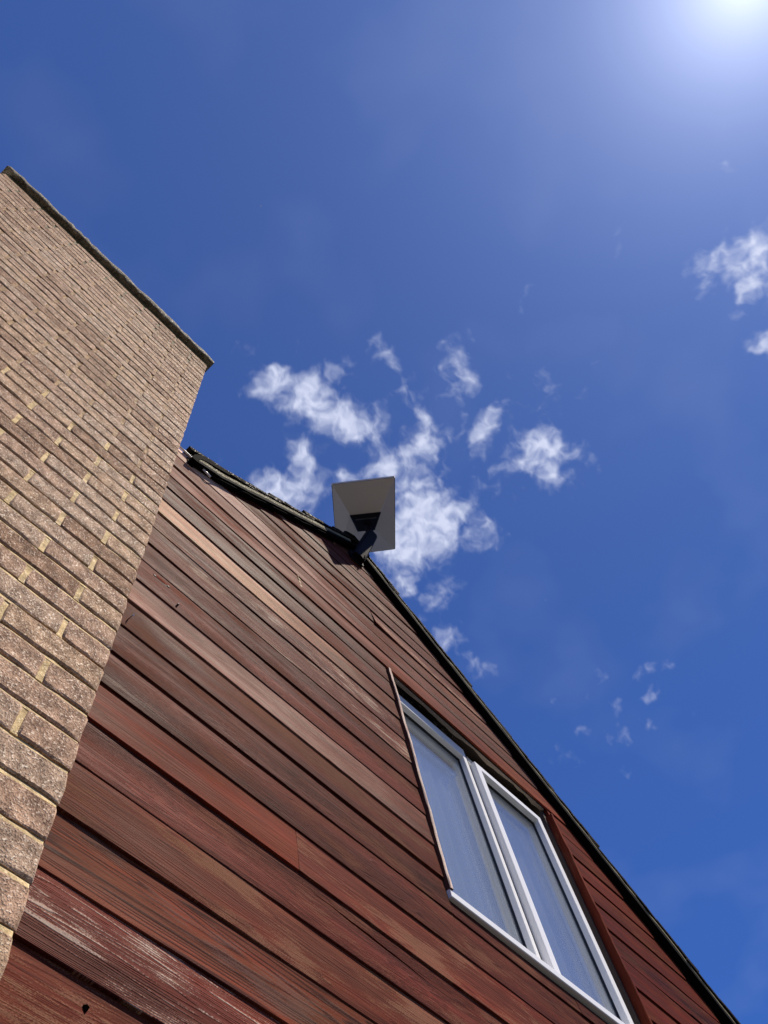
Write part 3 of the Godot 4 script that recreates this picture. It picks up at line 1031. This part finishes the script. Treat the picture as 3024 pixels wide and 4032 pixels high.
func make_window() -> void:
	var st := begin()
	# fixed light on the left, and the outer frame around the opening light
	frame_ring(st, 1.592, 1.735, 2.1110, 2.905, [[0, 0, 0, 0, -0.115], [0, 0, 0, 0, -0.0465], [0.0015, 0.0015, 0.0015, 0.0015, -0.045], [0.058, 0.048, 0.0205, 0.0585, -0.045], [0.060, 0.050, 0.0220, 0.060, -0.0465], [0.0605, 0.0505, 0.0225, 0.0605, -0.115]])
	frame_ring(st, 2.1125, 1.735, 2.6365, 2.905, [[0, 0, 0, 0, -0.115], [0, 0, 0, 0, -0.058], [0.03, 0.03, 0.03, 0.03, -0.058], [0.03, 0.03, 0.03, 0.03, -0.115]])
	var win := obj("window", st, M.pvc, house)
	win.set_meta("label", "white two-light window recessed between brown trim boards")
	# opening sash, standing proud
	st = begin()
	frame_ring(st, 2.122, 1.755, 2.5715, 2.812, [[0, 0, 0, 0, -0.057], [0, 0, 0, 0, -0.0215], [0.0015, 0.0015, 0.0015, 0.0015, -0.02], [0.0335, 0.0385, 0.0300, 0.0325, -0.02], [0.035, 0.040, 0.0315, 0.034, -0.0215], [0.0355, 0.0405, 0.032, 0.0345, -0.095], [0.0, 0.0, 0.0, 0.0, -0.095], [0, 0, 0, 0, -0.057]])
	obj("sash", st, M.pvc, win)
	st = begin()
	box(st, Vector3(2.1112, EY + 1.74, -0.064), Vector3(2.1218, EY + 2.90, -0.0475))  # added black strip stands in for the shade in the mullion gap
	obj("dark_gap_strip", st, M.gasket, win)
	# rubber seals and spacer bars round each pane, then the panes
	for p in [[1.6525, 1.7855, 2.0885, 2.8445, -0.0735], [2.1575, 1.7955, 2.5395, 2.7775, -0.0500]]:
		st = begin()
		frame_ring(st, p[0], p[1], p[2], p[3], [[0, 0, 0, 0, p[4] - 0.004], [0, 0, 0, 0, p[4] + 0.0065], [0.004, 0.004, 0.004, 0.004, p[4] + 0.004], [0.006, 0.006, 0.006, 0.006, p[4] + 0.0005]])
		obj("gasket", st, M.gasket, win)
		st = begin()
		frame_ring(st, p[0], p[1], p[2], p[3], [[0.0075, 0.0075, 0.0075, 0.0075, p[4] - 0.0200], [0.0075, 0.0075, 0.0075, 0.0075, p[4] - 0.0052], [0.014, 0.014, 0.014, 0.014, p[4] - 0.0052], [0.014, 0.014, 0.014, 0.014, p[4] - 0.0200]])
		obj("spacer_bar", st, M.spacer, win)
		for d in [0.0, -0.0205]:
			st = begin()
			box(st, Vector3(p[0] + 0.001, p[1] + 0.001 + EY, p[4] - 0.004 + d), Vector3(p[2] - 0.001, p[3] - 0.001 + EY, p[4] + d))
			obj("pane", st, M.glass, win)
	# sill with a rounded nose
	st = begin(false)
	slab_x(st, [[-0.070, 1.714], [0.0070, 1.7105], [0.0097, 1.7130], [0.0105, 1.7330], [0.0080, 1.7375], [-0.070, 1.750]], 1.578, 2.6515)
	obj("sill", st, M.pvc, win)
	# trim boards lining the opening
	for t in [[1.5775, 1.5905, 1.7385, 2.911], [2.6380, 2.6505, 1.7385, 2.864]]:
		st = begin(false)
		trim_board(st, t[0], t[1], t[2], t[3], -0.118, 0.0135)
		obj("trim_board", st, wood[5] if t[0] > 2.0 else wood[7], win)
	# batten under the boards over the window, its lower edge ragged, and the dark hollow behind
	st = begin()
	var r := RandomNumberGenerator.new()
	r.seed = 8
	var lo := []
	for i in 31:
		lo.append([lerpf(1.595, 2.6375, i / 30.0), -0.021 - r.randf_range(0.0, 0.006) - 0.004 * sin(i * 0.7)])
	for i in 30:
		var a: Array = lo[i]
		var b: Array = lo[i + 1]
		var ya: float = 2.930 - 0.020 * (a[0] - 1.585)
		var yb: float = 2.930 - 0.020 * (b[0] - 1.585)
		hexa(st, [Vector3(a[0], EY + ya, a[1]), Vector3(b[0], EY + yb, b[1]), Vector3(b[0], EY + 3.06, b[1]), Vector3(a[0], EY + 3.06, a[1]), Vector3(a[0], EY + ya - 0.001, -0.0105), Vector3(b[0], EY + yb - 0.001, -0.0105), Vector3(b[0], EY + 3.06, -0.0215), Vector3(a[0], EY + 3.06, -0.0215)])
	obj("head_batten", st, M.batten, win)
	st = begin()
	box(st, Vector3(1.592, EY + 2.906, -0.155), Vector3(2.637, EY + 3.05, -0.095))
	obj("lintel", st, M.lining, win)
	# white reveal inside the room
	st = begin()
	box(st, Vector3(1.45, EY + 1.70, -0.40), Vector3(1.59, EY + 3.02, -0.1605))
	box(st, Vector3(2.63, EY + 1.70, -0.40), Vector3(2.76, EY + 3.02, -0.1605))
	box(st, Vector3(1.592, EY + 2.86, -0.30), Vector3(2.628, EY + 3.019, -0.1562))
	box(st, Vector3(1.592, EY + 1.60, -0.40), Vector3(2.628, EY + 1.73, -0.1165))
	obj("inner_reveal", st, M.plaster, win)
	# cobwebs hanging in the hollow over the frame
	st = begin(false)
	for i in 26:
		var x := 1.60 + 0.45 * pow(r.randf(), 1.6)
		var p := Vector3(x, EY + 2.915 + r.randf() * 0.02, -0.03 - 0.03 * r.randf())
		var q := p + Vector3(r.randf_range(-0.02, 0.03), r.randf_range(-0.014, 0.012), r.randf_range(-0.012, 0.012))
		tube(st, [p, p.lerp(q, 0.5) + Vector3(0, -0.004, 0.002), q], 0.0005, 4, false)
	var web := obj("cobweb", st, M.web, win)
	web.set_meta("kind", "stuff")


# an outline in (z, height) run along x
func slab_x(st: SurfaceTool, zy: Array, x0: float, x1: float) -> void:
	var n := zy.size()
	for i in n:
		var a: Array = zy[i]
		var b: Array = zy[(i + 1) % n]
		st.set_smooth_group(-1)
		quad(st, Vector3(x0, b[1] + EY, b[0]), Vector3(x1, b[1] + EY, b[0]), Vector3(x1, a[1] + EY, a[0]), Vector3(x0, a[1] + EY, a[0]))
	for i in range(1, n - 1):
		for k in [0, i, i + 1]:
			st.add_vertex(Vector3(x1, zy[k][1] + EY, zy[k][0]))
		for k in [0, i + 1, i]:
			st.add_vertex(Vector3(x0, zy[k][1] + EY, zy[k][0]))


# a vertical board with worn, slightly wandering arrises
func trim_board(st: SurfaceTool, x0: float, x1: float, y0: float, y1: float, za: float, zb: float) -> void:
	var n := 40
	var ring := []
	for i in n + 1:
		var t := float(i) / n
		var y := lerpf(y0, y1, t) + EY
		var w := 0.0009 * sin(t * 23.0 + x0) + rng.randf_range(-0.0005, 0.0005)
		var c := 0.0022 + rng.randf_range(-0.0008, 0.0008)
		ring.append([Vector3(x0, y, za), Vector3(x0 + w, y, zb - c), Vector3(x0 + c + w, y, zb + w), Vector3(x1 - c, y, zb + w), Vector3(x1, y, zb - c), Vector3(x1, y, za)])
	for i in n:
		for j in 5:
			st.set_smooth_group(j + 1)
			var c := [ring[i + 1][j], ring[i + 1][j + 1], ring[i][j + 1], ring[i][j]]
			for k in [0, 1, 2, 0, 2, 3]:
				var p: Vector3 = c[k]
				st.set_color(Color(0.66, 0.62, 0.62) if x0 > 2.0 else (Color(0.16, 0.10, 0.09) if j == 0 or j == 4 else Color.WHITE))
				st.set_uv(Vector2((p.y - EY - 1.7) / 3.3, 0.06 + (p.z - za) / 0.15 * 0.9 + (p.x - x0) * 2.0))
				st.add_vertex(p)
	for e in [0, n]:
		st.set_smooth_group(-1)
		for j in range(1, 5):
			var t := [ring[e][0], ring[e][j], ring[e][j + 1]]
			if e == 0:
				t.reverse()
			for v in t:
				st.add_vertex(v)


func make_curtain() -> void:
	# a net curtain close behind the glass, hanging in soft folds
	var st := begin(false)
	var n := 150
	var top := 3.0
	var rows := 10
	var at := func(i: int, j: int) -> Vector3:
		var t := float(i) / n
		var v := float(j) / rows
		var x := lerpf(1.602, 2.618, t)
		var a := 0.012 * sin(t * 84.0 + 0.7 * sin(t * 19.0)) * (0.55 + 0.45 * v) + 0.005 * sin(t * 31.0 + v * 1.3)
		return Vector3(x + 0.004 * sin(t * 61.0 + v * 2.0), EY + lerpf(2.852, 1.742, v), -0.137 + a)
	for i in n:
		for j in rows:
			quad(st, at.call(i, j), at.call(i + 1, j), at.call(i + 1, j + 1), at.call(i, j + 1))
	var c := obj("net_curtain", st, M.net)
	tag(c, "white net curtain hanging in folds behind the window panes", "curtain")


# ------------------------------------------------------------------ satellite dish

func make_dish() -> void:
	var d := Node3D.new()
	d.name = "satellite_dish"
	add_child(d)
	tag(d, "flat white rectangular satellite dish on a black arm at the gable peak", "satellite dish")
	var o := Vector3(1.6005, EY + 4.490, 0.1105)
	var a := Vector3(0.6233, 0.0002, 0.7820)
	var b := Vector3(0.7088, 0.4223, -0.5650)
	var n := Vector3(-0.3304, 0.9065, 0.2631)
	var hw := 0.179
	var hh := 0.3015
	var at := func(u: float, v: float, w: float) -> Vector3:
		return o + a * u + b * v + n * w
	# face panel with rounded corners and a thin edge
	var outline := []
	for c in [[1, 1, 0.0], [-1, 1, PI / 2], [-1, -1, PI], [1, -1, PI * 1.5]]:
		for k in 5:
			var t: float = c[2] + PI / 2 * k / 4.0
			outline.append(Vector2(c[0] * (hw - 0.008) + cos(t) * 0.008, c[1] * (hh - 0.008) + sin(t) * 0.008))
	var st := begin()
	var m := outline.size()
	for i in m:
		var p: Vector2 = outline[i]
		var q: Vector2 = outline[(i + 1) % m]
		quad(st, at.call(p.x, p.y, 0.012), at.call(p.x, p.y, 0.0), at.call(q.x, q.y, 0.0), at.call(q.x, q.y, 0.012))
	for i in range(1, m - 1):
		for v in [outline[0], outline[i + 1], outline[i]]:
			st.add_vertex(at.call(v.x, v.y, 0.012))
	obj("panel", st, M.dish, d)
	# shallow tapered back: four flat facets running in to the hub
	st = begin()
	var rim := [[-hw + 0.003, -hh + 0.003], [hw - 0.003, -hh + 0.003], [hw - 0.003, hh - 0.003], [-hw + 0.003, hh - 0.003]]
	var hub := [[-0.089, -0.080], [0.087, -0.077], [0.050, 0.058], [-0.050, 0.055]]
	for i in 4:
		var k := (i + 1) % 4
		quad(st, at.call(rim[i][0], rim[i][1], 0.0005), at.call(hub[i][0], hub[i][1], -0.036), at.call(hub[k][0], hub[k][1], -0.036), at.call(rim[k][0], rim[k][1], 0.0005))
	obj("back_shell", st, M.dish, d)
	# black hub plate
	st = begin()
	var plate := [[-0.090, -0.080], [0.088, -0.077], [0.051, 0.059], [-0.051, 0.056]]
	var low := [[-0.078, -0.069], [0.076, -0.066], [0.043, 0.046], [-0.043, 0.044]]
	for i in 4:
		var k := (i + 1) % 4
		quad(st, at.call(plate[i][0], plate[i][1], -0.034), at.call(plate[i][0], plate[i][1], -0.046), at.call(plate[k][0], plate[k][1], -0.046), at.call(plate[k][0], plate[k][1], -0.034))
		quad(st, at.call(plate[i][0], plate[i][1], -0.046), at.call(low[i][0], low[i][1], -0.054), at.call(low[k][0], low[k][1], -0.054), at.call(plate[k][0], plate[k][1], -0.046))
	quad(st, at.call(low[3][0], low[3][1], -0.054), at.call(low[2][0], low[2][1], -0.054), at.call(low[1][0], low[1][1], -0.054), at.call(low[0][0], low[0][1], -0.054))
	var plate_node := obj("hub_plate", st, M.mount, d)
	st = begin(false)
	tube(st, [at.call(-0.060, -0.058, -0.054), at.call(-0.030, -0.057, -0.0555), at.call(0.030, -0.056, -0.0555), at.call(0.060, -0.055, -0.054)], 0.005, 8)
	obj("rib", st, plain(Color(0.17, 0.17, 0.20), 0.5), plate_node)
	# mast from the hub down to the bracket
	var foot := Vector3(1.627, EY + 4.275, 0.098)
	var head: Vector3 = at.call(0.008, 0.004, -0.048)
	st = begin(false)
	tube(st, [head, head.lerp(foot, 0.4), foot], 0.0195, 18)
	obj("mast", st, M.mount, d)
	st = begin(false)
	tube(st, [head.lerp(foot, 0.52), head.lerp(foot, 0.60)], 0.0225, 18)
	obj("collar", st, M.mount, d)
	# bent bracket: flat-sided arm from the wall out to the mast foot
	st = begin()
	var base := Vector3(1.5640, EY + 4.020, 0.026)
	var elbow := Vector3(1.6310, EY + 4.305, 0.102)
	var along := (elbow - base).normalized()
	var out := Vector3(0, 0, 1)
	var wide := along.cross(out).normalized()
	out = wide.cross(along).normalized()
	var sec := []
	for s in [[base - along * 0.035, 0.038, 0.024], [base + along * 0.04, 0.0375, 0.026], [elbow - along * 0.055, 0.034, 0.026], [elbow - along * 0.015, 0.033, 0.026], [elbow + along * 0.006, 0.024, 0.020]]:
		var ring := []
		for e in [[-1, -0.7], [-0.75, -1], [0.75, -1], [1, -0.7], [1, 0.7], [0.75, 1], [-0.75, 1], [-1, 0.7]]:
			ring.append(s[0] + wide * e[0] * s[1] + out * e[1] * s[2])
		sec.append(ring)
	for i in sec.size() - 1:
		for k in 8:
			var e := (k + 1) % 8
			quad(st, sec[i][k], sec[i][e], sec[i + 1][e], sec[i + 1][k])
	for i in range(1, 7):
		for v in [sec[0][0], sec[0][i + 1], sec[0][i]]:
			st.add_vertex(v)
		for v in [sec[-1][0], sec[-1][i], sec[-1][i + 1]]:
			st.add_vertex(v)
	obj("arm", st, M.mount, d)
	st = begin()
	slab(st, up([[1.515, 3.985], [1.520, 3.972], [1.605, 3.972], [1.610, 3.985], [1.610, 4.075], [1.598, 4.088], [1.530, 4.072], [1.515, 4.055]]), -0.004, 0.012)
	obj("wall_plate", st, M.mount, d)


func make_cables() -> void:
	# bright cable along the top of the wall, then black under the left verge up to the dish
	var st := begin(false)
	var path := [Vector3(0.386, EY + 3.300, 0.010), Vector3(0.44, EY + 3.298, 0.011), Vector3(0.50, EY + 3.288, 0.012), Vector3(0.545, EY + 3.252, 0.018), Vector3(0.575, EY + 3.235, 0.020)]
	tube(st, path, 0.0046, 8)
	var c := obj("pale_cable", st, plain(Color(0.86, 0.87, 0.88), 0.35))
	tag(c, "thin pale grey cable along the wall top between chimney and eave", "cable")
	st = begin(false)
	var black := [Vector3(0.575, EY + 3.235, 0.020)]
	for i in 20:
		var x := lerpf(0.63, 1.50, i / 19.0)
		var y := 3.300 + (x - 0.62) * 0.856 if x < 0.78 else 3.437 + (x - 0.78) * 0.893
		black.append(Vector3(x, EY + y - 0.010 - 0.0025 * sin(i * 1.9), 0.021 + 0.0015 * sin(i * 2.7)))
	black.append_array([Vector3(1.535, EY + 4.062, 0.030), Vector3(1.552, EY + 3.985, 0.040), Vector3(1.566, EY + 3.950, 0.042), Vector3(1.580, EY + 3.962, 0.045), Vector3(1.582, EY + 4.010, 0.050)])
	tube(st, black, 0.0040, 8)
	c = obj("black_cable", st, M.black)
	tag(c, "black cable clipped under the left verge, looping at the dish arm", "cable")
